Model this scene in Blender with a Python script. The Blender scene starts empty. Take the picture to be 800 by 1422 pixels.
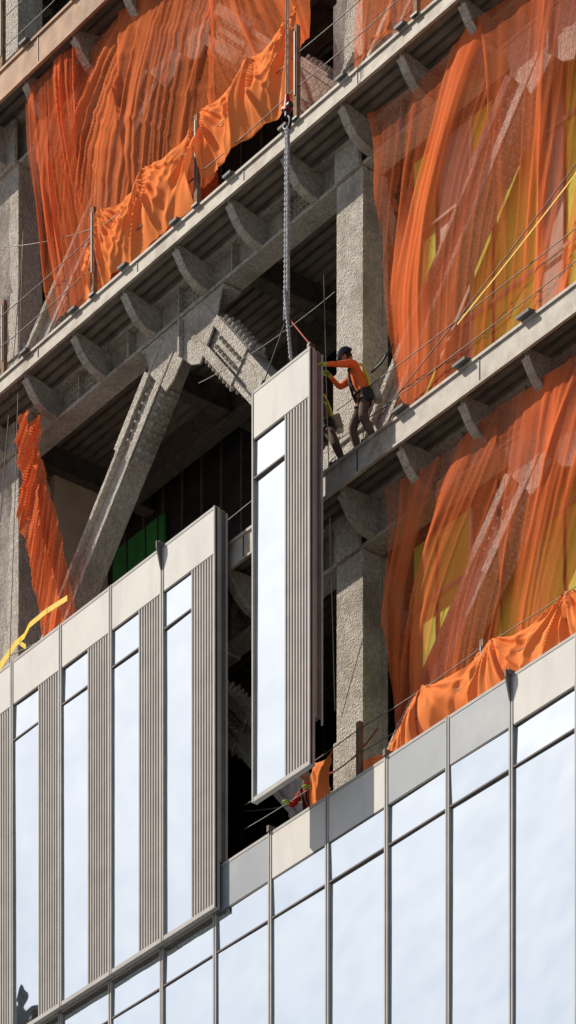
import bpy, bmesh, math, random
from mathutils import Vector, Matrix, noise
random.seed(7)
R=math.radians
scene=bpy.context.scene
COL=scene.collection

# ---------------------------------------------------------------- materials
def nmat(name,c1,c2=None,scale=3.0,rough=.7,metal=0.0,bump=0.0,bscale=25.0,bdist=.02,stretch=(1,1,1),spec=.3,detail=6,c3=None,c3scale=.6,c3stretch=(1,1,1)):
    m=bpy.data.materials.new(name); m.use_nodes=True
    nt=m.node_tree; N=nt.nodes; L=nt.links
    b=N['Principled BSDF']
    b.inputs['Roughness'].default_value=rough
    b.inputs['Metallic'].default_value=metal
    b.inputs['Specular IOR Level'].default_value=spec
    tc=N.new('ShaderNodeTexCoord')
    mp=N.new('ShaderNodeMapping'); mp.inputs['Scale'].default_value=stretch
    L.new(tc.outputs['Object'],mp.inputs['Vector'])
    if c2 is None: c2=tuple(x*.8 for x in c1)
    nz=N.new('ShaderNodeTexNoise'); nz.inputs['Scale'].default_value=scale; nz.inputs['Detail'].default_value=detail
    L.new(mp.outputs[0],nz.inputs['Vector'])
    cr=N.new('ShaderNodeValToRGB')
    cr.color_ramp.elements[0].position=.35; cr.color_ramp.elements[1].position=.65
    cr.color_ramp.elements[0].color=(*c1,1); cr.color_ramp.elements[1].color=(*c2,1)
    L.new(nz.outputs['Fac'],cr.inputs['Fac'])
    out=cr.outputs['Color']
    if c3:
        m3=N.new('ShaderNodeMapping'); m3.inputs['Scale'].default_value=c3stretch; L.new(tc.outputs['Object'],m3.inputs['Vector'])
        n3=N.new('ShaderNodeTexNoise'); n3.inputs['Scale'].default_value=c3scale; n3.inputs['Detail'].default_value=8
        n3.inputs['Roughness'].default_value=.7
        L.new(m3.outputs[0],n3.inputs['Vector'])
        r3=N.new('ShaderNodeMapRange'); r3.inputs['From Min'].default_value=.5; r3.inputs['From Max'].default_value=.68
        L.new(n3.outputs['Fac'],r3.inputs['Value'])
        mx=N.new('ShaderNodeMixRGB'); mx.inputs['Color2'].default_value=(*c3,1)
        L.new(r3.outputs[0],mx.inputs['Fac']); L.new(out,mx.inputs['Color1']); out=mx.outputs['Color']
    L.new(out,b.inputs['Base Color'])
    if bump>0:
        bn=N.new('ShaderNodeTexNoise'); bn.inputs['Scale'].default_value=bscale; bn.inputs['Detail'].default_value=4
        L.new(tc.outputs['Object'],bn.inputs['Vector'])
        bp=N.new('ShaderNodeBump'); bp.inputs['Strength'].default_value=bump; bp.inputs['Distance'].default_value=bdist
        L.new(bn.outputs['Fac'],bp.inputs['Height']); L.new(bp.outputs[0],b.inputs['Normal'])
    return m

M={}
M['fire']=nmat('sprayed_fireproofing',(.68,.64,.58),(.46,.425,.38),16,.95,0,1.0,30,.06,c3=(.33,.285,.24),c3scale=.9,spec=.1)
M['fireshade']=nmat('sprayed_fireproofing_shaded',(.13,.115,.10),(.09,.08,.07),6,.95,0,1.0,16,.04,spec=.1)  # same fireproofing, darkened in base colour to carry the interior shade
M['edge']=nmat('galvanised_edge_steel',(.52,.48,.43),(.38,.345,.30),5,.6,.0,.3,30,.006,c3=(.22,.15,.105),c3scale=.8)
M['rust']=nmat('primer_steel',(.54,.34,.22),(.38,.23,.15),3,.7,.0,.4,30,.006,c3=(.20,.12,.08))
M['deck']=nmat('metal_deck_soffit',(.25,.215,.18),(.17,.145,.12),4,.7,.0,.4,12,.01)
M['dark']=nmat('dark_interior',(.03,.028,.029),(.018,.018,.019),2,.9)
M['black']=nmat('black_gasket',(.02,.02,.022),None,5,.7,spec=.1)
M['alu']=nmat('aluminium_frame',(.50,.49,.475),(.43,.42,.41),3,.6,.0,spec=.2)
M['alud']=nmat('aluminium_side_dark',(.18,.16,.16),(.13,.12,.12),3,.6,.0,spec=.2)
M['span']=nmat('spandrel_metal',(.73,.72,.695),(.68,.67,.645),1.2,.65,0,.0,c3=(.60,.59,.57),c3scale=.5,spec=.2,c3stretch=(2,1,.6))
M['spanshade']=nmat('spandrel_shaded',(.30,.34,.38),(.26,.30,.34),1.2,.35,0,.0,c3=(.37,.40,.43),c3scale=.8,spec=.5)  # spandrel in shadow: the shade is painted in as a darker blue-grey
M['fin']=nmat('louvre_fin',(.50,.47,.45),(.44,.415,.40),3,.6,.0,spec=.2)
M['green']=nmat('green_sheathing',(.04,.26,.07),(.03,.19,.05),3,.8)
M['beige']=nmat('beige_partition',(.55,.47,.35),(.44,.37,.28),2,.9)
M['lime']=nmat('lime_sheathing',(.62,.76,.10),(.50,.64,.08),1.5,.85,c3=(.40,.50,.08),c3scale=.9)
M['tan']=nmat('tan_sheathing',(.50,.40,.34),(.38,.30,.25),1.5,.85)
M['stud']=nmat('light_stud',(.8,.79,.76),None,3,.6)
M['conc']=nmat('concrete',(.30,.29,.27),(.22,.21,.20),2,.9,0,.3,12,.01)
M['rope']=nmat('grey_rope',(.50,.52,.56),(.22,.23,.27),30,.8)
M['cable']=nmat('steel_cable',(.16,.15,.14),None,9,.5,.5)
M['redcable']=nmat('red_line',(.35,.05,.03),None,9,.6)
M['yellow']=nmat('yellow_webbing',(.85,.60,.03),(.7,.46,.02),8,.6)
M['iron']=nmat('dark_iron',(.06,.06,.07),None,8,.45,.6)
M['clipgrey']=nmat('galvanised_anchor',(.16,.16,.17),None,8,.5,.2)
M['hookred']=nmat('red_paint',(.45,.04,.03),None,8,.5)
M['wood']=nmat('guard_post',(.34,.20,.12),(.20,.12,.08),9,.85)
M['asphalt']=nmat('asphalt',(.05,.05,.052),(.04,.04,.042),6,.9,0,.3,60,.004)
M['pave']=nmat('pavement_concrete',(.24,.235,.225),(.19,.185,.175),2,.9)
M['paint']=nmat('road_paint',(.75,.75,.72),None,3,.7)
M['brick']=nmat('tower_brick',(.20,.15,.12),(.15,.11,.09),2,.9)

def glassmat(name,col,rough=.02):
    m=bpy.data.materials.new(name); m.use_nodes=True
    nt=m.node_tree; N=nt.nodes; L=nt.links; b=N['Principled BSDF']
    b.inputs['Metallic'].default_value=1.0; b.inputs['Roughness'].default_value=rough
    tc=N.new('ShaderNodeTexCoord'); bn=N.new('ShaderNodeTexNoise'); bn.inputs['Scale'].default_value=.7; bn.inputs['Detail'].default_value=2
    L.new(tc.outputs['Object'],bn.inputs['Vector'])
    bp=N.new('ShaderNodeBump'); bp.inputs['Strength'].default_value=.8; bp.inputs['Distance'].default_value=.03
    L.new(bn.outputs['Fac'],bp.inputs['Height']); L.new(bp.outputs[0],b.inputs['Normal'])
    dn=N.new('ShaderNodeTexNoise'); dn.inputs['Scale'].default_value=1.1; dn.inputs['Detail'].default_value=8
    mp=N.new('ShaderNodeMapping'); mp.inputs['Scale'].default_value=(1,1,.45); L.new(tc.outputs['Object'],mp.inputs[0]); L.new(mp.outputs[0],dn.inputs['Vector'])
    mx=N.new('ShaderNodeMixRGB'); mx.inputs['Color1'].default_value=(*col,1); mx.inputs['Color2'].default_value=(*[c*.88 for c in col],1)
    L.new(dn.outputs['Fac'],mx.inputs['Fac']); L.new(mx.outputs[0],b.inputs['Base Color'])
    return m
M['glass']=glassmat('coated_glass',(.85,.95,1.0))
M['towerglass']=glassmat('tower_window_glass',(.2,.22,.25))

def netmat(name,col,col2,a0,a1,trans=.45,weave=.4):
    m=bpy.data.materials.new(name); m.use_nodes=True
    nt=m.node_tree; N=nt.nodes; L=nt.links
    for n in list(N): N.remove(n)
    o=N.new('ShaderNodeOutputMaterial')
    df=N.new('ShaderNodeBsdfDiffuse'); tl=N.new('ShaderNodeBsdfTranslucent'); tp=N.new('ShaderNodeBsdfTransparent')
    at=N.new('ShaderNodeAttribute'); at.attribute_name='dens'
    tc=N.new('ShaderNodeTexCoord')
    nz=N.new('ShaderNodeTexNoise'); nz.inputs['Scale'].default_value=2.2; nz.inputs['Detail'].default_value=3
    L.new(tc.outputs['Object'],nz.inputs['Vector'])
    mx=N.new('ShaderNodeMixRGB'); mx.inputs['Color1'].default_value=(*col,1); mx.inputs['Color2'].default_value=(*col2,1)
    L.new(nz.outputs['Fac'],mx.inputs['Fac'])
    for s in (df,tl): L.new(mx.outputs[0],s.inputs['Color'])
    m1=N.new('ShaderNodeMixShader'); m1.inputs[0].default_value=trans
    L.new(df.outputs[0],m1.inputs[1]); L.new(tl.outputs[0],m1.inputs[2])
    if a0>=1:
        L.new(m1.outputs[0],o.inputs['Surface']); return m
    mr=N.new('ShaderNodeMapRange'); mr.inputs['To Min'].default_value=a0; mr.inputs['To Max'].default_value=a1
    L.new(at.outputs['Fac'],mr.inputs['Value'])
    fac=mr.outputs[0]
    if weave:
        n2=N.new('ShaderNodeTexNoise'); n2.inputs['Scale'].default_value=34; n2.inputs['Detail'].default_value=1
        L.new(tc.outputs['Object'],n2.inputs['Vector'])
        ad=N.new('ShaderNodeMath'); ad.operation='MULTIPLY_ADD'; ad.inputs[1].default_value=weave; ad.inputs[2].default_value=-weave/2
        L.new(n2.outputs['Fac'],ad.inputs[0])
        a2=N.new('ShaderNodeMath'); a2.operation='ADD'; a2.use_clamp=True
        L.new(fac,a2.inputs[0]); L.new(ad.outputs[0],a2.inputs[1]); fac=a2.outputs[0]
    m2=N.new('ShaderNodeMixShader'); L.new(fac,m2.inputs[0])
    L.new(tp.outputs[0],m2.inputs[1]); L.new(m1.outputs[0],m2.inputs[2])
    L.new(m2.outputs[0],o.inputs['Surface'])
    return m
M['net']=netmat('debris_net_orange',(1.0,.29,.11),(.95,.22,.07),.36,1.0,.35)
M['netthin']=netmat('debris_net_thin',(1.0,.26,.10),(.95,.19,.06),.15,.92,.35,.25)
M['tarp']=netmat('orange_tarp_fabric',(1.0,.34,.12),(.96,.27,.08),1.0,1.0,.2,0)

# ---------------------------------------------------------------- mesh builder
def empty(name,parent=None):
    e=bpy.data.objects.new(name,None); COL.objects.link(e)
    if parent: e.parent=parent
    return e
class MB:
    def __init__(s): s.v=[]; s.f=[]; s.m=[]; s.mats=[]
    def mi(s,k):
        if k not in s.mats: s.mats.append(k)
        return s.mats.index(k)
    def box(s,x0,x1,y0,y1,z0,z1,k):
        i=len(s.v); s.v+=[(x0,y0,z0),(x1,y0,z0),(x1,y1,z0),(x0,y1,z0),(x0,y0,z1),(x1,y0,z1),(x1,y1,z1),(x0,y1,z1)]
        q=[(0,3,2,1),(4,5,6,7),(0,1,5,4),(1,2,6,5),(2,3,7,6),(3,0,4,7)]
        s.f+=[tuple(i+a for a in t) for t in q]; s.m+=[s.mi(k)]*6
    def obox(s,c,ax,h,k):
        c=Vector(c); A=[Vector(a).normalized()*hh for a,hh in zip(ax,h)]
        i=len(s.v)
        for sz in(-1,1):
            for sx,sy in((-1,-1),(1,-1),(1,1),(-1,1)):
                s.v.append(tuple(c+A[0]*sx+A[1]*sy+A[2]*sz))
        q=[(0,3,2,1),(4,5,6,7),(0,1,5,4),(1,2,6,5),(2,3,7,6),(3,0,4,7)]
        s.f+=[tuple(i+a for a in t) for t in q]; s.m+=[s.mi(k)]*6
    def cyl(s,p0,p1,r,k,n=8,r1=None):
        p0=Vector(p0);p1=Vector(p1);r1=r if r1 is None else r1
        d=(p1-p0).normalized(); a=d.orthogonal().normalized(); b=d.cross(a)
        i=len(s.v)
        for p,rr in((p0,r),(p1,r1)):
            for j in range(n):
                t=2*math.pi*j/n; s.v.append(tuple(p+(a*math.cos(t)+b*math.sin(t))*rr))
        for j in range(n): s.f.append((i+j,i+(j+1)%n,i+n+(j+1)%n,i+n+j)); s.m.append(s.mi(k))
        s.f.append(tuple(i+n+j for j in range(n))); s.m.append(s.mi(k))
        s.f.append(tuple(i+j for j in reversed(range(n)))); s.m.append(s.mi(k))
    def prism(s,pts,y0,y1,k):
        i=len(s.v); n=len(pts)
        for y in(y0,y1):
            for x,z in pts: s.v.append((x,y,z))
        s.f.append(tuple(i+j for j in range(n))); s.f.append(tuple(i+n+j for j in reversed(range(n))))
        for j in range(n): s.f.append((i+j,i+n+j,i+n+(j+1)%n,i+(j+1)%n))
        s.m+=[s.mi(k)]*(n+2)
    def prismx(s,pts,x0,x1,k):
        i=len(s.v); n=len(pts)
        for x in(x0,x1):
            for y,z in pts: s.v.append((x,y,z))
        s.f.append(tuple(i+j for j in range(n))); s.f.append(tuple(i+n+j for j in reversed(range(n))))
        for j in range(n): s.f.append((i+j,i+n+j,i+n+(j+1)%n,i+(j+1)%n))
        s.m+=[s.mi(k)]*(n+2)
    def quad(s,a,b,c,d,k):
        i=len(s.v); s.v+=[a,b,c,d]; s.f.append((i,i+1,i+2,i+3)); s.m.append(s.mi(k))
    def build(s,name,parent=None,smooth=False,bevel=0):
        me=bpy.data.meshes.new(name); me.from_pydata(s.v,[],s.f)
        for k in s.mats: me.materials.append(M[k])
        me.polygons.foreach_set('material_index',s.m)
        bm=bmesh.new(); bm.from_mesh(me); bmesh.ops.recalc_face_normals(bm,faces=bm.faces); bm.to_mesh(me); bm.free()
        if smooth: me.polygons.foreach_set('use_smooth',[True]*len(me.polygons))
        o=bpy.data.objects.new(name,me); COL.objects.link(o)
        if parent: o.parent=parent
        if bevel:
            b=o.modifiers.new('bevel','BEVEL'); b.width=bevel; b.segments=2; b.limit_method='ANGLE'
        return o

BLD=empty('office_building')

# ---------------------------------------------------------------- structure
X0,X1=-30.0,20.0
COLX=[-19.65,-9.65,.40,10.4]
LEV=[(.02,.46),(6.28,6.56),(11.55,12.1),(17.3,17.8),(-6.04,-5.6)]
GRID=[-.55+1.52*k for k in range(-19,14)]
for li,(zb,zt) in enumerate(LEV):
    mb=MB()
    ek='rust' if li==2 else 'edge'
    mb.box(X0,X1,.27,.31,zb,zt,ek)
    mb.box(X0,X1,.24,.268,zt-.035,zt+.012,ek)
    mb.box(X0,X1,.24,.268,zb-.012,zb+.03,ek)
    for x in GRID[::2]: mb.box(x+.5,x+.52,.258,.269,zb+.04,zt-.045,'iron')
    mb.box(X0,X1,.312,12,zt-.15,zt-.004,'conc')
    mb.build('slab_edge',BLD)
    mb=MB()
    y=.36
    while y<12:
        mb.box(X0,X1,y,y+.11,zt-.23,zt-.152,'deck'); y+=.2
    mb.build('metal_deck',BLD)
    mb=MB()
    gz=zb-.58
    mb.box(X0,X1,.98,1.40,gz,gz+.06,'fire'); mb.box(X0,X1,1.16,1.22,gz+.06,zt-.24,'fire')
    mb.box(X0,X1,.98,1.158,zt-.30,zt-.235,'fire')
    for x in GRID:
        pts=[(1.15,zt-.31),(1.15,gz+.07),(.98,gz+.07),(.80,gz+.10),(.62,gz+.19),(.48,gz+.33),(.40,zb-.12),(.335,zb-.04),(.32,zb+.10),(.97,zt-.31)]
        mb.prismx(pts,x-.022,x+.022,'fire')
        for (a,b) in zip(pts[2:7],pts[3:8]):
            a=Vector((x,a[0],a[1]-.012)); b=Vector((x,b[0],b[1]-.012)); d=b-a
            mb.obox((a+b)/2,[(1,0,0),d,Vector((1,0,0)).cross(d)],(.085,d.length/2,.02),'fire')
    for x in GRID:
        mb.box(x+.70,x+.73,1.0,1.155,gz+.06,zt-.31,'fire')
    mb.build('perimeter_girder',BLD,bevel=.008)
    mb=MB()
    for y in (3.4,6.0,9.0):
        mb.box(X0,X1,y,y+.3,zt-.85,zt-.80,'fireshade'); mb.box(X0,X1,y+.12,y+.18,zt-.8,zt-.24,'fireshade')
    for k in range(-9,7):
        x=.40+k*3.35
        mb.box(x-.14,x+.14,1.42,9,zt-.72,zt-.68,'fireshade'); mb.box(x-.03,x+.03,1.42,9,zt-.68,zt-.24,'fireshade')
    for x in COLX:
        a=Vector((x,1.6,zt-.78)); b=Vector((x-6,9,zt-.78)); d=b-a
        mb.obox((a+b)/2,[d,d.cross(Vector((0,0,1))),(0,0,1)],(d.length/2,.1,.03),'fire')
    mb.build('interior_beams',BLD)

for cx in COLX:
    mb=MB()
    x0,x1=cx-.35,cx+.35
    for lo,hi in ((-41.4,-6.64),(-5.60,-.58),(.46,5.68),(6.56,10.96),(12.1,16.7)):
        mb.box(x0,x1,.97,1.06,lo,hi,'fire'); mb.box(x0,x1,1.40,1.50,lo,hi,'fire'); mb.box(x0+.02,x1-.02,1.06,1.40,lo,hi,'fire')
        mb.box(x0-.04,x1+.04,.93,.968,lo+.9,lo+2.1,'fire')
    for zb,zt in LEV: mb.box(x0+.03,x1-.03,.90,.978,zb-.60,zt-.32,'fire')
    mb.build('column',BLD,bevel=.012)

def bolts(mb,o,u,v,nu,nv,su,sv,n,r=.034,h=.05,k='fire'):
    o=Vector(o);u=Vector(u).normalized();v=Vector(v).normalized();n=Vector(n).normalized()
    for i in range(nu):
        for j in range(nv):
            p=o+u*(i-(nu-1)/2)*su+v*(j-(nv-1)/2)*sv
            mb.cyl(p-n*.01,p+n*h,r,k,6,r*.55)
def brace(mb,p0,p1,yc,topend=True,k='fire'):
    p0=Vector((p0[0],yc,p0[1]));p1=Vector((p1[0],yc,p1[1]))
    d=(p1-p0).normalized(); Y=Vector((0,1,0)); n=d.cross(Y).normalized()
    if n.z<0 and abs(n.z)>.01: n=-n
    L=(p1-p0).length; c=(p0+p1)/2
    for sg in(-1,1):
        mb.obox(c+n*.235*sg,[d,Y,n],(L/2,.22,.045),k)
    mb.obox(c-Y*.06,[d,Y,n],(L/2,.05,.189),k)
    q=p1-d*1.25
    for sg in(-1,1):
        mb.obox(q+n*.304*sg,[d,Y,n],(.66,.20,.024),k)
        bolts(mb,q+n*.326*sg,d,Y,8,3,.155,.13,n*sg,.052,.085)
        mb.obox(q+n*.235*sg-Y*.235,[d,Y,n],(.66,.014,.085),k)
    mb.obox(q-Y*.125,[d,Y,n],(.5,.014,.15),k)
    bolts(mb,q-Y*.139,d,n,6,2,.155,.15,-Y,.045,.07)
    q=p0+d*1.3
    for sg in(-1,1):
        mb.obox(q+n*.304*sg,[d,Y,n],(.5,.20,.024),k)
        bolts(mb,q+n*.326*sg,d,Y,6,3,.155,.13,n*sg,.05,.08)
for li,(zb,zt) in enumerate([(.46,5.68),(-5.6,-.58),(6.56,10.95)]):
    for b in range(3):
        ca,cb=COLX[b]+.25,COLX[b+1]-.25; mid=(ca+cb)/2+(.35 if b==1 else 0)
        mb=MB()
        brace(mb,(ca,zb+.35),(mid-.42,zt-.25),1.20)
        brace(mb,(cb,zb+.35),(mid+.42,zt-.25),1.20)
        pts=[(mid-1.15,zt),(mid-.95,zt-.55),(mid-.5,zt-1.05),(mid-.25,zt-.95),(mid,zt-.72),(mid+.25,zt-.95),(mid+.5,zt-1.05),(mid+.95,zt-.55),(mid+1.15,zt)]
        mb.prism(pts,.995,1.035,'fire')
        mb.box(mid-1.2,mid+1.2,.99,1.36,zt-.06,zt-.004,'fire')
        mb.box(mid-.03,mid+.03,.90,.994,zt-.7,zt-.06,'fire')
        mb.build('chevron_brace',BLD,bevel=.01)
        mb=MB()
        for xx in (mid-3.2,mid+.2,mid+3.0):
            bolts(mb,(xx,1.14,zt+.33),(1,0,0),(0,0,1),8,4,.1,.1,(0,-1,0))
            mb.box(xx-.5,xx+.5,1.14,1.158,zt+.12,zt+.54,'fire')
        mb.build('girder_splice',BLD)
        for s,xx in ((1,ca-.05),(-1,cb+.05)):
            mb=MB(); mb.prism([(xx,zb),(xx+s*.75,zb),(xx+s*.75,zb+.25),(xx+s*.25,zb+1.1),(xx,zb+1.1)],1.02,1.05,'fire'); mb.build('gusset',BLD)

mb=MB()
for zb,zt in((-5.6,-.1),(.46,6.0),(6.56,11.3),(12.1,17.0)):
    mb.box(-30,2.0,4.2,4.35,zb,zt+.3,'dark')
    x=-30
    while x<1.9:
        mb.box(x,x+.05,4.16,4.2,zb,zt+.3,'fireshade'); x+=.61
mb.box(-10.75,-9.1,4.10,4.158,.46,5.6,'green')
for x in(-10.3,-9.7,-9.3): mb.box(x,x+.03,4.09,4.10,.46,5.6,'dark')
mb.box(-9.62,-9.5,1.9,3.1,.46,5.7,'beige')
mb.box(-3.4,-3.1,2.6,2.9,.46,5.7,'fireshade'); mb.box(-1.2,-.9,2.6,2.9,.46,5.7,'fireshade')
mb.build('back_wall',BLD)
mb=MB()
random.seed(3)
for zb,zt in((-5.6,-.62),(.46,5.66),(6.56,10.9)):
    x=1.3; i=0
    seq=['lime','tan','lime','lime','tan','lime','lime','dark','lime','lime','lime','tan'] if zb>0 else ['lime','lime','dark','lime','lime','lime','tan','lime','dark','lime','lime','tan']
    while x<19:
        w=[.62,.86,.55,1.1][i%4]; k=seq[i%12]
        mb.box(x,x+w-.03,1.60,1.66,zb,zt,k); mb.box(x+w-.03,x+w,1.56,1.66,zb,zt,'stud' if i%2 else 'dark')
        x+=w; i+=1
    for zz in (zb+1.9,zb+3.9): mb.box(1.3,19,1.53,1.558,zz,zz+.05,'tan')
mb.build('sheathing_wall',BLD)

# ---------------------------------------------------------------- curtain wall
def panel(mb,x0,x1,yf,zt,zb,louv,depth=.22,skirt=.8,endcap=False,sk='span'):
    x0+=.014;x1-=.014; fw=.03
    zs=zt-.78; zp=zt-1.43
    zk=zb+skirt
    for a,b in((x0,x0+fw),(x1-fw,x1)):
        mb.box(a,b,yf-.012,yf+.10,zb,zt,'alu')
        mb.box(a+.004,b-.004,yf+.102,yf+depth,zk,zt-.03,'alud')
    if endcap:
        mb.box(x1+.001,x1+.016,yf+.02,yf+.035,zb+.02,zt-.02,'black')
        mb.box(x1-.004,x1+.02,yf+depth+.001,yf+depth+.03,zk-.1,zt-.06,'alu')
        mb.box(x1-.003,x1+.012,yf+.105,yf+.122,zk,zt-.05,'alu')
    mb.box(x0+fw,x1-fw,yf-.006,yf+depth-.002,zt-.05,zt-.004,'alu')
    mb.box(x0+fw,x1-fw,yf-.006,yf+.095,zb+.003,zb+.075,'alu')
    mb.box(x0+fw,x1-fw,yf+.055,yf+.09,zb+.07,zt-.05,'black')
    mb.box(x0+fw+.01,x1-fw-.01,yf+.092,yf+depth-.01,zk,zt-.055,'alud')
    mb.box(x0+fw+.006,x1-fw-.006,yf,yf+.05,zs,zt-.056,sk)
    xr=x1-fw
    xg=x1-.66 if louv else xr
    def pane(xa,xb,za,zb_):
        ty=random.uniform(-.006,.006); tz=random.uniform(-.014,.014)
        y=yf+.030
        mb.quad((xa,y+ty,za),(xb,y-ty,za),(xb,y-ty+tz,zb_),(xa,y+ty+tz,zb_),'glass')
    for za,zb_ in((zp+.018,zs-.022),(zb+.085,zp-.018)):
        pane(x0+fw+.008,xg-(.008),za,zb_)
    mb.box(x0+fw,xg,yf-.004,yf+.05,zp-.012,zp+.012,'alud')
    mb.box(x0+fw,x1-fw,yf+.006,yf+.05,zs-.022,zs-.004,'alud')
    if louv:
        mb.box(xg,xg+.03,yf-.006,yf+.05,zb+.077,zs-.024,'alu')
        n=8; w=(xr-xg-.03)/n
        for i in range(n):
            a=xg+.03+i*w
            mb.box(a+w*.52,a+w*.96,yf-.002,yf+.05,zb+.08,zs-.026,'fin')
random.seed(11)
UJ=[-1.85-1.52*k for k in range(0,16)]
for r,(x1) in enumerate(UJ):
    mb=MB(); panel(mb,x1-1.52,x1,-.1,.93,-5.78,True,endcap=(r==0)); mb.build('facade_panel_upper',BLD)
for row in range(6):
    zt=-5.0-row*6.07; mb=MB()
    for x in GRID:
        if x+1.52>17: continue
        fk='spanshade' if row==0 and (-2.2<x<-1.9 or 2.3<x<4.2) else 'span'  # top-row spandrels with the shadow put into their colour
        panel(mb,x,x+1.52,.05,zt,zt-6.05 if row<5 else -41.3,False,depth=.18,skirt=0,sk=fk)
    mb.build('facade_row',BLD)
def clip(mb,x,yf,zt):
    mb.box(x-.045,x+.045,yf-.09,yf+.1,zt-.03,zt+.05,'alud')
    mb.prismx([(yf-.12,zt+.05),(yf-.12,zt-.06),(yf-.03,zt-.40),(yf-.014,zt-.40),(yf-.014,zt+.05)],x-.015,x+.015,'alud')
mb=MB(); clip(mb,-3.37,-.1,.93); clip(mb,5.53,.05,-5.0)
for x in (-.55,2.49,8.5): mb.box(x-.03,x+.03,-.0,.2,-5.0,-4.90,'alud')
mb.build('panel_clip',BLD)
mb=MB()
for zt,xa,xb in((.475,1.5,16),(6.575,-12,16),(12.12,-12,10)):
    s=1.0 if zt<1 else .7
    for x in GRID:
        if xa<x<xb:
            mb.obox((x+.15,.24,zt+.03),[(1,0,.0),(0,1,.12),(0,-.12,1)],(.15*s,.10*s,.02),'clipgrey')
            mb.box(x+.06,x+.24,.33,.5,zt-.01,zt+.06,'iron')
mb.build('anchor_plates',BLD)

# ---------------------------------------------------------------- hanging panel
mb=MB(); random.seed(5)
panel(mb,-.19,1.37,-.60,1.83,-4.87,True,endcap=True)
HP=mb.build('curtain_wall_panel')
mb=MB()
for x in(.0,1.25):
    mb.box(x-.04,x+.04,-.55,-.45,1.80,1.95,'iron'); mb.cyl((x,-.56,1.92),(x,-.44,1.92),.03,'iron')
lug=mb.build('lifting_lugs',HP)

# ---------------------------------------------------------------- cables
def curve(name,pts,r,k,parent=None,smooth=True):
    cu=bpy.data.curves.new(name,'CURVE'); cu.dimensions='3D'; cu.bevel_depth=r; cu.bevel_resolution=2
    sp=cu.splines.new('POLY'); sp.points.add(len(pts)-1)
    for i,p in enumerate(pts): sp.points[i].co=(*p,1)
    cu.materials.append(M[k]); o=bpy.data.objects.new(name,cu); COL.objects.link(o)
    if parent:o.parent=parent
    return o
def sagpts(a,b,s,n=14):
    a=Vector(a);b=Vector(b); return [a.lerp(b,i/n)-Vector((0,0,s*4*(i/n)*(1-i/n))) for i in range(n+1)]
RIG=(.63,-.50)
hx,hy=RIG
HO=empty('hoist_line')
curve('wire',[(hx-.02,hy,6.25),(hx-.02,hy,46)],.011,'iron',HO)
curve('wire_2',[(hx+.03,hy,6.25),(hx+.05,hy,46)],.007,'iron',HO)
mb=MB()
mb.cyl((hx,hy,6.02),(hx,hy,6.28),.075,'hookred',10,.04); mb.cyl((hx,hy,5.92),(hx,hy,6.03),.05,'iron',10)
mb.cyl((hx-.1,hy,6.08),(hx+.1,hy,6.08),.055,'iron',10)
HK=mb.build('lifting_hook',None,bevel=.006)
pts=[]
for i in range(15):
    a=R(90-i*19); pts.append((hx+math.cos(a)*.085,hy,5.82+math.sin(a)*.1))
curve('hook_bend',pts,.03,'iron',HK)
SL=empty('round_sling')
def helix(p0,p1,rad,turns,ph,n=200):
    p0=Vector(p0);p1=Vector(p1);out=[]
    for i in range(n+1):
        t=i/n; c=p0.lerp(p1,t); a=2*math.pi*turns*t+ph
        out.append(c+Vector((math.cos(a)*rad,math.sin(a)*rad,0)))
    return out
for dx in(-.035,.035):
    for ph in(0,math.pi): curve('strand',helix((hx+dx*.6,hy,5.75),(hx-.02+dx,hy,2.75),.014,18,ph+dx*30),.02,'rope',SL)
for ph in(0,math.pi): curve('tail',helix((hx+.0,hy-.05,3.1),(hx+.12,hy-.02,1.93),.014,8,ph,80),.018,'rope',SL)
mb=MB(); mb.cyl((hx-.02,hy,2.62),(hx-.02,hy,2.82),.06,'iron',8); mb.build('shackle',SL,bevel=.01)
curve('leg',[(hx,hy,2.70),(.0,-.5,1.93)],.012,'iron',SL)
curve('leg_2',[(hx,hy,2.70),(1.25,-.5,1.93)],.014,'redcable',SL)

def guard(name,x0,x1,z,posts,y=.42,post_h=1.45,hs=(.55,1.1)):
    e=empty(name)
    for h in hs: 
        xs=[x0]+[p for p in posts if x0<p<x1]+[x1]
        pts=[]
        for a,b in zip(xs[:-1],xs[1:]): pts+=sagpts((a,y,z+h),(b,y,z+h),.04,6)
        curve('rail_cable',pts,.008,'cable',e)
    mb=MB()
    for p in posts:
        mb.box(p-.045,p+.045,y-.04,y+.04,z,z+post_h,'wood'); mb.box(p-.08,p+.08,y-.07,y+.07,z,z+.03,'clipgrey')
        mb.box(p-.015,p+.015,y-.055,y-.042,z+.4,z+post_h-.1,'clipgrey')
    if posts: mb.build('posts',e)
guard('guardrail',-30,-8.95,6.56,[-15,-12,-8.95],.42,1.5)
guard('guardrail',-8.95,9.5,6.56,[-5.9,-2.85,-.1,3.0,6.0,9.0],.26,1.55)
guard('guardrail',.75,14,.46,[7.6,10.6,13.4],.42,1.3,(.5,1.0))
guard('guardrail',-1.5,14,-5.6,[1.55,4.62,7.6,10.6],.26,1.6,(1.1,1.5))
guard('guardrail',-30,14,12.1,[-12,-9,-6,-3,0,3],.42,1.5)
curve('lifeline',sagpts((-9.3,.62,1.8),(.1,.85,1.6),.35),.009,'cable')
curve('lifeline',sagpts((-9.2,.5,4.2),(-8.3,.4,8.9),.0),.009,'cable')
curve('lifeline',sagpts((-8.3,.4,9.0),(-8.6,.3,1.2),.0),.008,'cable')
curve('lifeline',sagpts((-8.9,.4,9.0),(-2.9,.4,7.2),.25),.008,'cable')
curve('lifeline',sagpts((-3.0,.4,3.7),(.1,.9,3.9),.1),.007,'cable')
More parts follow.
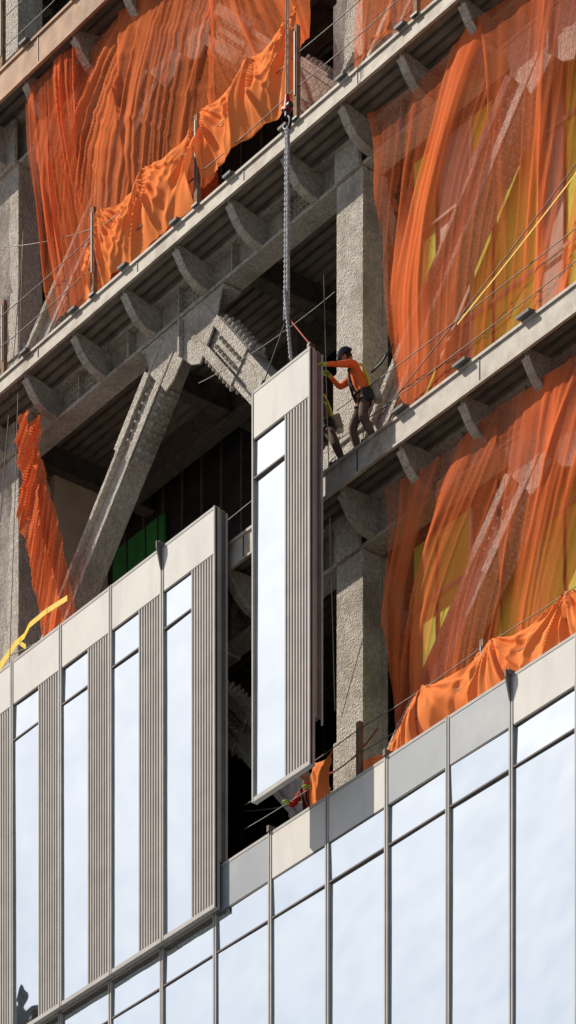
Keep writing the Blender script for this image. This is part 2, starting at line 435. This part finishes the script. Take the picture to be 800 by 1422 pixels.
curve('lifeline',sagpts((1.2,-.2,3.2),(.1,.9,-3.0),.0),.007,'cable')
curve('lifeline',sagpts((1.7,.5,.9),(9.2,.25,3.2),.12),.009,'cable')
curve('lifeline',sagpts((-2.0,.6,-3.9),(1.1,.9,-4.4),.15),.008,'cable')
curve('lifeline',sagpts((-2.0,.6,-4.5),(1.9,.5,-4.9),.05),.008,'cable')
curve('lifeline',sagpts((.2,.6,-4.2),(1.6,.6,-4.0),.12),.012,'redcable')
def ribbon(name,pts,w,k,axis=Vector((0,0,1))):
    mb=MB()
    for a,b in zip(pts[:-1],pts[1:]):
        a=Vector(a);b=Vector(b); h=axis*w/2
        mb.quad(tuple(a-h),tuple(b-h),tuple(b+h),tuple(a+h),k)
    o=mb.build(name); s=o.modifiers.new('s','SOLIDIFY'); s.thickness=.006; return o
ribbon('yellow_strap',[(-10.2,.5,1.2),(-9.6,.5,1.45),(-9.19,.5,1.62),(-8.73,.5,1.79),(-8.2,.36,1.66),(-7.8,.2,1.62),(-7.2,.16,1.60),(-6.57,.16,1.55)],.10,'yellow')
ribbon('yellow_strap',[(-10.2,.42,1.05),(-9.35,.42,1.32),(-8.9,.42,1.55),(-8.5,.42,1.70),(-8.25,.42,1.50)],.09,'yellow')
ribbon('yellow_strap',sagpts((4.0,.26,1.2),(9.5,.26,3.1),.05,8),.028,'yellow')

# ---------------------------------------------------------------- netting
def drape(name,tl,tr,bl,br,nu,nv,amp,freq,seed,k,skew=0.0,y=.45,bow=0.0,edge=.2,densk=1.0,pins=0,sweep=0.0,rip=.3,base=0.0):
    """(x,z) corners of a hanging sheet at depth y; narrow tension folds fan out from the pins"""
    W=math.hypot(tr[0]-tl[0],tr[1]-tl[1]); H=abs(tl[1]-bl[1])
    vs=[];dn=[];fs=[]
    for j in range(nv+1):
        t=j/nv
        for i in range(nu+1):
            s=i/nu
            xt=tl[0]+(tr[0]-tl[0])*s; zt=tl[1]+(tr[1]-tl[1])*s
            xb=bl[0]+(br[0]-bl[0])*s; zb=bl[1]+(br[1]-bl[1])*s
            if pins: zt-=.12*abs(math.sin(math.pi*s*pins))
            x=xt+(xb-xt)*t; z=zt+(zb-zt)*t
            big=noise.noise(Vector((x*.30,z*.22,seed+50)))
            fan=0
            if pins:
                u=(s*pins)%1.0-.5; fan=-u*(W/pins)*.55*(1-t)**1.5
            q=(x+fan+skew*t*H+sweep*t*t*H)+.45*big
            n1=noise.noise(Vector((q*freq,t*H*.07,seed)))
            n2=noise.noise(Vector((q*freq*2.9+3,t*H*.12,seed+9)))
            n5=noise.noise(Vector((q*freq*6.5+3,t*H*.22,seed+19)))
            n3=noise.noise(Vector((q*freq*.35,t*H*.15,seed+17)))
            n6=noise.noise(Vector((x*1.3+z*1.1,(z-x)*.45,seed+37)))
            mod=.45+.9*noise.noise(Vector((q*.8,z*.35,seed+23)))
            mod=max(.05,min(1,mod))
            r1=max(0,1-abs(n1)*8)*mod; r2=max(0,1-abs(n2)*5.5)*mod; r5=max(0,1-abs(n5)*4)
            r6=max(0,1-abs(n6)*6)
            am=amp*(.4+.6*math.sin(math.pi*min(1,t*1.1+.1)))
            off=am*(1.25*r1+.55*r2+.24*r5+1.3*n3+.9*big+rip*r6)
            bw=bow*math.sin(math.pi*t)
            ed=edge*noise.noise(Vector((t*H*.7,seed,2.2)))*(1-min(1,s*6))
            zz=z+ (.18*noise.noise(Vector((x*.9,seed,7))) if t>.97 else 0)
            vs.append((x+ed,y-off-bw,zz))
            d=base+1.3*r1**1.1+.8*r2**1.3+.32*r5*(.3+.7*mod)+.35*max(0,n3)+rip*.4*r6
            dn.append(min(1,max(0,d*densk)))
    for j in range(nv):
        for i in range(nu):
            a=j*(nu+1)+i; fs.append((a,a+1,a+nu+2,a+nu+1))
    me=bpy.data.meshes.new(name); me.from_pydata(vs,[],fs)
    at=me.attributes.new('dens','FLOAT','POINT'); at.data.foreach_set('value',dn)
    me.materials.append(M[k]); me.polygons.foreach_set('use_smooth',[True]*len(fs))
    o=bpy.data.objects.new(name,me); COL.objects.link(o); return o

drape('safety_netting',(-8.5,11.5),(-2.8,11.6),(-7.1,7.0),(-2.8,6.9),340,100,.15,1.1,1.0,'net',skew=.25,y=.66,bow=.1,pins=2,rip=.2,base=.08)
drape('safety_netting',(-3.0,11.6),(.0,11.6),(-2.9,7.2),(-.15,8.1),200,90,.12,1.2,4.0,'net',skew=-.3,y=.62,bow=.05,pins=1,rip=.2,base=.08)
drape('safety_netting',(-8.3,11.5),(-6.6,11.5),(-7.4,6.9),(-6.3,6.9),120,90,.10,1.8,14.0,'netthin',skew=-.2,y=.44,bow=.12,rip=.1)
drape('safety_netting',(.9,11.5),(9.8,11.5),(.95,7.0),(9.8,6.7),380,70,.12,1.1,22.0,'net',skew=.2,y=.62,rip=.15)
drape('safety_netting',(-13.5,11.5),(-10.1,11.5),(-13.5,6.7),(-10.1,6.7),120,50,.10,1.1,27.0,'net',skew=.2,y=.55)
drape('safety_netting',(1.25,6.1),(10,6.1),(2.15,.5),(10,.45),540,110,.12,.9,40.0,'netthin',skew=.14,y=.68,pins=3,rip=.05)
drape('safety_netting',(1.7,-.15),(10,-.15),(1.95,-5.2),(10,-5.4),540,110,.12,.9,61.0,'netthin',skew=.25,y=.70,pins=3,rip=.05)
drape('safety_netting',(-18,6.1),(-10.1,6.1),(-18,.5),(-10.1,.5),160,50,.10,1.0,80.0,'netthin',skew=.2,y=.6)
drape('safety_netting',(-8.66,5.75),(-8.15,5.75),(-8.0,1.0),(-6.75,1.05),130,110,.22,2.4,91.0,'net',skew=.42,y=.66,bow=.15,rip=.15,base=.22,densk=1.1,edge=.1)
drape('safety_netting',(-8.5,5.75),(-8.2,5.75),(-7.6,1.0),(-6.95,1.05),90,110,.18,3.0,95.0,'net',skew=.5,y=.48,bow=.12,rip=.15,base=.12,densk=1.1,edge=.05)

def tarp(name,x0,x1,zt,zb,seed,y=.33,sw=.18,amp=.1,zt1=None,n=3):
    nu,nv=int((x1-x0)*42),50; vs=[];fs=[]; zt1=zt if zt1 is None else zt1
    for j in range(nv+1):
        t=j/nv
        for i in range(nu+1):
            s=i/nu; x=x0+(x1-x0)*s
            top=zt+(zt1-zt)*s-sw*abs(math.sin(math.pi*s*n))**.8
            z=top+(zb-top)*t+.08*noise.noise(Vector((x*2,seed,1)))*t
            u=(s*n)%1.0
            Wb=(x1-x0)/n
            ang0=math.atan2(t*1.3+.05,u*Wb+.02); ang1=math.atan2(t*1.3+.05,(1-u)*Wb+.02)
            w0=(1-u)**1.5; w1=u**1.5
            a=noise.noise(Vector((ang0*3.2,seed+int(s*n)*3.1,t*.3))); b=noise.noise(Vector((ang1*3.2,seed+7+int(s*n)*2.3,t*.3)))
            c=noise.noise(Vector((x*.9,z*1.0,seed+8))); d2=noise.noise(Vector((x*2.2,z*1.6,seed+11)))
            ra=max(0,1-abs(a)*4);rb=max(0,1-abs(b)*4)
            v3=max(0,1-abs(noise.noise(Vector((x*2.0+t*.8,t*.4,seed+15))))*4)
            off=amp*(1.3*ra*w0+1.3*rb*w1+1.6*c+.4*d2+.7*v3)*(.25+.75*math.sin(math.pi*min(1,.12+t*.8)))
            vs.append((x,y-off-.05*math.sin(math.pi*t),z))
    for j in range(nv):
        for i in range(nu):
            a=j*(nu+1)+i; fs.append((a,a+1,a+nu+2,a+nu+1))
    me=bpy.data.meshes.new(name); me.from_pydata(vs,[],fs); me.materials.append(M['tarp'])
    me.polygons.foreach_set('use_smooth',[True]*len(fs))
    o=bpy.data.objects.new(name,me); COL.objects.link(o); return o
tarp('orange_tarp',-5.8,-2.95,8.05,6.66,1.0,n=2,amp=.12)
tarp('orange_tarp',-2.75,-.15,8.15,7.0,5.0,zt1=8.55,sw=.12,n=2,amp=.12)
tarp('orange_tarp',-6.25,-5.98,7.6,6.62,8.0,sw=.05,n=1)
tarp('orange_tarp',3.1,10.0,-4.05,-5.15,12.0,sw=.16,zt1=-4.1,n=4)
tarp('orange_tarp',1.75,3.1,-4.65,-5.4,15.0,sw=.3,zt1=-4.1,n=1)
tarp('orange_tarp',.35,.85,-4.15,-5.3,19.0,sw=.06,amp=.06,n=1)

# ---------------------------------------------------------------- people
M['skin']=nmat('skin',(.50,.30,.21),(.44,.25,.17),10,.6)
M['shirt']=nmat('orange_shirt',(.95,.19,.05),(.80,.14,.03),8,.85,0,.5,14,.02)
M['pants']=nmat('brown_work_trousers',(.15,.10,.08),(.09,.065,.05),6,.9,0,.5,14,.02)
M['boot']=nmat('work_boots',(.12,.09,.07),None,9,.7)
M['helmet']=nmat('dark_hard_hat',(.03,.035,.06),None,5,.3)
M['helmetg']=nmat('grey_hard_hat',(.40,.42,.45),None,5,.3)
M['hivis']=nmat('yellow_harness',(.75,.75,.08),None,8,.7)
M['strap']=nmat('black_harness',(.03,.03,.03),None,8,.7)
M['glove']=nmat('lime_glove',(.45,.60,.10),None,8,.8)
M['redj']=nmat('red_jacket',(.60,.035,.03),(.45,.03,.025),8,.85,0,.5,14,.02)
M['pouch']=nmat('canvas_pouch',(.50,.46,.40),(.36,.32,.27),9,.9)
M['hair']=nmat('dark_hair',(.03,.02,.015),None,9,.8)
def skinmesh(verts,edges,rad,root=0,sub=2):
    me=bpy.data.meshes.new('tmp'); me.from_pydata([tuple(v) for v in verts],edges,[])
    o=bpy.data.objects.new('tmp',me); COL.objects.link(o)
    md=o.modifiers.new('skin','SKIN'); md.use_smooth_shade=True
    for i,r in enumerate(rad):
        sv=me.skin_vertices[0].data[i]; sv.radius=r if isinstance(r,tuple) else (r,r); sv.use_root=(i==root)
    s=o.modifiers.new('sub','SUBSURF'); s.levels=sub; s.render_levels=sub
    dg=bpy.context.evaluated_depsgraph_get(); ev=o.evaluated_get(dg)
    out=bpy.data.meshes.new_from_object(ev); bpy.data.objects.remove(o); return out
def person(name,J,top,hat,face,glove='glove',sleeve=True,harness=True):
    names=['pelvis','spine','chest','neck','headb','lsh','lel','lwr','lpa','rsh','rel','rwr','rpa','lhip','lkn','lan','ltoe','rhip','rkn','ran','rtoe']
    rad={'pelvis':(.155,.125),'spine':(.14,.115),'chest':(.175,.125),'neck':.062,'headb':.06,'lsh':.072,'rsh':.072,'lel':.05,'rel':.05,'lwr':.034,'rwr':.034,'lpa':.036,'rpa':.036,
         'lhip':.105,'rhip':.105,'lkn':.08,'rkn':.08,'lan':.064,'ran':.064,'ltoe':.045,'rtoe':.045}
    E=[('pelvis','spine','t'),('spine','chest','t'),('chest','neck','t'),('neck','headb','s'),('chest','lsh','t'),('lsh','lel','t'),('lel','lwr','t'),('lwr','lpa','g'),
       ('chest','rsh','t'),('rsh','rel','t'),('rel','rwr','t'),('rwr','rpa','g'),('pelvis','lhip','p'),('lhip','lkn','p'),('lkn','lan','p'),('lan','ltoe','b'),('pelvis','rhip','p'),('rhip','rkn','p'),('rkn','ran','p'),('ran','rtoe','b')]
    V={k:Vector(J[k]) for k in names}
    me=skinmesh([V[k] for k in names],[(names.index(a),names.index(b)) for a,b,_ in E],[rad[k] for k in names],0,2)
    for k in(top,'skin',glove,'pants','boot','strap'): me.materials.append(M[k])
    idx={'t':0,'s':1,'g':2,'p':3,'b':4}
    for p in me.polygons:
        c=p.center; best=9;bl='t'
        for a,b,l in E:
            A=V[a];B=V[b];d=B-A;t=max(0,min(1,(c-A).dot(d)/d.length_squared)); dist=(c-(A+d*t)).length-(.05 if a in('pelvis','spine') and l=='t' else 0)
            if dist<best: best=dist; bl=l; bt=t
        p.material_index=idx[bl]; p.use_smooth=True
        if bl=='t' and abs(c.z-V['pelvis'].z-.03)<.03 and (c-V['pelvis']).length<.22: p.material_index=5
    root=bpy.data.objects.new(name,None); COL.objects.link(root)
    o=bpy.data.objects.new('body',me); COL.objects.link(o); o.parent=root
    for s in 'lr':
        w=V[s+'wr'];pa=V[s+'pa']; d=(pa-w).normalized(); side=d.cross(Vector((0,0,1))).normalized(); dn=side.cross(d).normalized()
        if dn.z>0: dn=-dn
        for fi,(off,ln) in enumerate(((-.03,.075),(-.01,.085),(.01,.08),(.03,.062))):
            b=pa+side*off
            vv=[b-d*.02,b+d*.03,b+d*(.03+ln*.45)+dn*.012,b+d*(.03+ln*.7)+dn*.045]
            m2=skinmesh(vv,[(0,1),(1,2),(2,3)],[.011,.0105,.0095,.008],0,1); m2.materials.append(M[glove])
            f=bpy.data.objects.new('finger_%s%d'%(s,fi),m2); COL.objects.link(f); f.parent=root
        tb=w+d*.03+side*.03
        m2=skinmesh([tb,tb+side*.03+d*.03,tb+side*.04+d*.065+dn*.02],[(0,1),(1,2)],[.014,.012,.009],0,1); m2.materials.append(M[glove])
        f=bpy.data.objects.new('thumb_'+s,m2); COL.objects.link(f); f.parent=root
    F=Vector(face).normalized(); up=(V['headb']-V['neck']).normalized(); S=up.cross(F).normalized(); F=S.cross(up).normalized()*1
    hc=V['headb']+up*.075
    bm=bmesh.new(); bmesh.ops.create_uvsphere(bm,u_segments=28,v_segments=20,radius=1)
    for v in bm.verts:
        x,y,z=v.co
        w=1.0 if z>0 else 1-.22*(-z)
        yy=y*(.098 if y>0 else .102); xx=x*.076*w; zz=z*.118
        if y>.55 and abs(x)<.22 and -.3<z<.18: yy+=.022*(1-abs(x)/.22)*(1-(z+.3)/.6)
        if y>.6 and .02<z<.28 and .18<abs(x)<.6: yy-=.010
        if y>.5 and z<-.65: yy+=.012
        v.co=hc+S*xx+F*yy+up*zz
    mh=bpy.data.meshes.new('head'); bm.to_mesh(mh); bm.free(); mh.materials.append(M['skin']); mh.materials.append(M['hair']); 
    for p in mh.polygons:
        p.use_smooth=True
        c=p.center-hc
        if c.dot(F)<-.01 and c.dot(up)>-.06: p.material_index=1
    h=bpy.data.objects.new('head',mh); COL.objects.link(h); h.parent=root
    mb=MB()
    for sg in(-1,1):
        mb.cyl(hc+S*sg*.070-F*.005-up*.03,hc+S*sg*.082-F*.012+up*.025,.018,'skin',8)
        mb.cyl(hc+S*sg*.028+F*.083+up*.018,hc+S*sg*.028+F*.093+up*.018,.011,'strap',8)
    mb.cyl(hc-S*.022+F*.091-up*.05,hc+S*.022+F*.091-up*.05,.005,'redj',6)
    mb.build('face_parts',root,smooth=True)
    bm=bmesh.new(); bmesh.ops.create_uvsphere(bm,u_segments=28,v_segments=16,radius=1)
    bmesh.ops.delete(bm,geom=[v for v in bm.verts if v.co.z<-.02],context='VERTS')
    for v in bm.verts:
        x,y,z=v.co; rim=1.0
        if z<.12:
            rim=1.12
            if y>.3: rim=1.12+.35*(y-.3)
        v.co=hc+up*.035+S*x*.105*rim+F*y*.130*rim+up*z*.115
    mh=bpy.data.meshes.new('hard_hat'); bm.to_mesh(mh); bm.free(); mh.materials.append(M[hat]); 
    for p in mh.polygons:p.use_smooth=True
    h=bpy.data.objects.new('hard_hat',mh); COL.objects.link(h); h.parent=root
    sm=h.modifiers.new('s','SOLIDIFY'); sm.thickness=.006
    mb=MB()
    for s in 'lr':
        a=V[s+'an'];t=V[s+'toe']; d=(t-a); d.z=0; d.normalize(); sd=d.cross(Vector((0,0,1)))
        c=(a+t)/2; z=min(a.z,t.z)-.055
        mb.obox((c.x,c.y,z),[d,sd,(0,0,1)],(.14,.05,.018),'boot')
        mb.obox(Vector((c.x,c.y,z+.045))+d*.01,[d,sd,(0,0,1)],(.125,.046,.03),'boot')
    mb.build('boots',root,bevel=.012)
    if harness:
        ch=V['chest'];pe=V['pelvis'];U=(ch-pe).normalized();Sb=(V['lsh']-V['rsh']).normalized();Fb=Sb.cross(U).normalized()
        if Fb.dot(F)<0: Fb=-Fb
        for fsg in(1,-1):
            for sg in(-1,1):
                pts=[ch+Sb*sg*.10+U*.13,ch+Sb*sg*.10+Fb*fsg*.12+U*.08,ch+Sb*sg*.04*1+Fb*fsg*.15-U*.08,pe+Sb*sg*.10+Fb*fsg*.14+U*.14,pe+Sb*sg*.12+Fb*fsg*.12+U*.02]
                curve('harness_strap',pts,.022,'hivis' if fsg<0 else 'strap',root)
        ring=[pe+U*.05+Sb*math.cos(a*math.pi/8)*.175+Fb*math.sin(a*math.pi/8)*.15 for a in range(17)]
        curve('waist_belt',ring,.022,'strap',root)
        for s in 'lr':
            hp=V[s+'hip'];kn=V[s+'kn'];c=hp.lerp(kn,.25);d=(kn-hp).normalized();a=d.orthogonal().normalized();b=d.cross(a)
            curve('leg_strap',[c+(a*math.cos(q*math.pi/7)+b*math.sin(q*math.pi/7))*.105 for q in range(15)],.014,'strap',root)
        mb=MB()
        c=pe-Fb*.19+Sb*.10-U*.05; mb.obox(c,[Sb,Fb,U],(.09,.06,.12),'pouch')
        c=pe-Fb*.02+Sb*.22-U*.08; mb.obox(c,[Sb,Fb,U],(.045,.08,.10),'strap')
        mb.build('tool_pouches',root,bevel=.02)
    return root
z0=.475
P1=dict(pelvis=(1.42,.46,1.36),spine=(1.40,.42,1.52),chest=(1.37,.35,1.70),neck=(1.33,.27,1.86),headb=(1.31,.23,1.92),
 lsh=(1.50,.20,1.78),lel=(1.47,-.08,1.68),lwr=(1.40,-.30,1.63),lpa=(1.37,-.37,1.62),
 rsh=(1.22,.42,1.78),rel=(1.08,.22,1.60),rwr=(1.12,.0,1.68),rpa=(1.13,-.06,1.70),
 lhip=(1.51,.41,1.30),lkn=(1.58,.30,.93),lan=(1.70,.44,z0+.10),ltoe=(1.58,.33,z0+.06),
 rhip=(1.34,.50,1.30),rkn=(1.18,.40,.96),ran=(1.22,.52,z0+.10),rtoe=(1.06,.42,z0+.06))
person('construction_worker',P1,'shirt','helmet',(-.85,-.5,-.1))
curve('lanyard',[(1.55,.5,1.72),(1.75,.55,1.80),(2.05,.6,2.02)],.018,'iron')
def shift(J,d,s=1): return {k:(v[0]+d[0],v[1]+d[1],v[2]+d[2]) for k,v in J.items()}
P2=shift(P1,(-1.02,.02,0))
P2['lel']=(.35,.0,1.60);P2['lwr']=(.30,-.2,1.60);P2['lpa']=(.28,-.27,1.60)
P2['lan']=(.90,.42,z0+.10);P2['ltoe']=(.78,.32,z0+.06);P2['lkn']=(.78,.34,.94)
person('construction_worker',P2,'pants','helmetg',(-.85,-.5,-.1))
f=-5.6
P3=dict(pelvis=(-.55,.95,f+.95),spine=(-.53,.86,f+1.12),chest=(-.48,.76,f+1.30),neck=(-.42,.64,f+1.43),headb=(-.40,.58,f+1.47),
 lsh=(-.30,.70,f+1.36),lel=(-.12,.58,f+1.12),lwr=(-.05,.40,f+1.08),lpa=(-.03,.33,f+1.08),
 rsh=(-.62,.74,f+1.38),rel=(-.72,.58,f+1.12),rwr=(-.60,.40,f+1.05),rpa=(-.57,.33,f+1.05),
 lhip=(-.46,.95,f+.88),lkn=(-.42,.86,f+.48),lan=(-.42,.95,f+.1),ltoe=(-.38,.80,f+.06),
 rhip=(-.65,.95,f+.88),rkn=(-.68,.84,f+.48),ran=(-.68,.95,f+.1),rtoe=(-.70,.80,f+.06))
P3=shift(P3,(.25,-.12,.02))
person('construction_worker',P3,'redj','helmetg',(.2,-.9,-.5))

# ---------------------------------------------------------------- ground + neighbour
gz=-41.5
mb=MB(); mb.quad((-1500,-1500,gz),(1500,-1500,gz),(1500,1500,gz),(-1500,1500,gz),'pave'); mb.build('ground')
mb=MB(); mb.quad((-600,-22,gz+.004),(600,-22,gz+.004),(600,-7,gz+.004),(-600,-7,gz+.004),'asphalt'); mb.build('road')
mb=MB()
x=-150
while x<150: mb.quad((x,-14.6,gz+.008),(x+3,-14.6,gz+.008),(x+3,-14.45,gz+.008),(x,-14.45,gz+.008),'paint'); x+=9
mb.build('road_marking')
mb=MB(); mb.box(-600,600,-7,0,gz,gz+.14,'pave'); mb.build('pavement')
NB=empty('neighbouring_tower')
mb=MB(); mb.box(-125,-92,-57,-28,gz,40,'brick')
mb.box(-92.6,-91.6,-57.6,-27.6,40,41.2,'conc'); mb.box(-125.6,-92.6,-57.6,-27.6,40,41.2,'conc')
mb.build('walls',NB)
mb=MB()
z=gz+4
while z<37:
    y=-55.5
    while y<-30: mb.box(-91.99,-91.93,y,y+1.6,z,z+2.2,'towerglass'); y+=3
    x=-123
    while x<-94: mb.box(x,x+1.6,-57.07,-57.01,z,z+2.2,'towerglass'); x+=3
    z+=3.6
mb.build('windows',NB)

# ---------------------------------------------------------------- light
SD=Vector((-1.25,-1.0,1.45)).normalized()
el=math.asin(SD.z); rot=math.atan2(SD.x,SD.y)
w=bpy.data.worlds.new('World'); scene.world=w; w.use_nodes=True
nt=w.node_tree; bg=nt.nodes['Background']; sk=nt.nodes.new('ShaderNodeTexSky'); sk.sky_type='NISHITA'; sk.sun_disc=False
sk.sun_elevation=el; sk.sun_rotation=rot; sk.air_density=1.0; sk.dust_density=1.4; sk.ozone_density=1.3
nt.links.new(sk.outputs[0],bg.inputs['Color']); bg.inputs['Strength'].default_value=.08
sl=bpy.data.lights.new('sun','SUN'); sl.energy=5; sl.angle=R(.5); sl.color=(1,.90,.76)
so=bpy.data.objects.new('sun',sl); COL.objects.link(so); so.rotation_euler=(-SD).to_track_quat('-Z','Y').to_euler(); so.location=(-40,-30,40)
# ---------------------------------------------------------------- camera
az=R(37.66)
F=Vector((-math.cos(az),math.sin(az),0))
cam=bpy.data.cameras.new('camera'); co=bpy.data.objects.new('camera',cam); COL.objects.link(co)
co.location=-69*F+Vector((0,0,-39.83))
co.rotation_euler=F.to_track_quat('-Z','Y').to_euler()
cam.sensor_fit='VERTICAL'; cam.sensor_height=36; cam.sensor_width=36*.5625; cam.lens=5860/1422*36; cam.shift_y=3383/1422
cam.clip_start=1; cam.clip_end=5000
scene.camera=co
scene.view_settings.view_transform='Standard'; scene.view_settings.look='None'; scene.view_settings.exposure=0
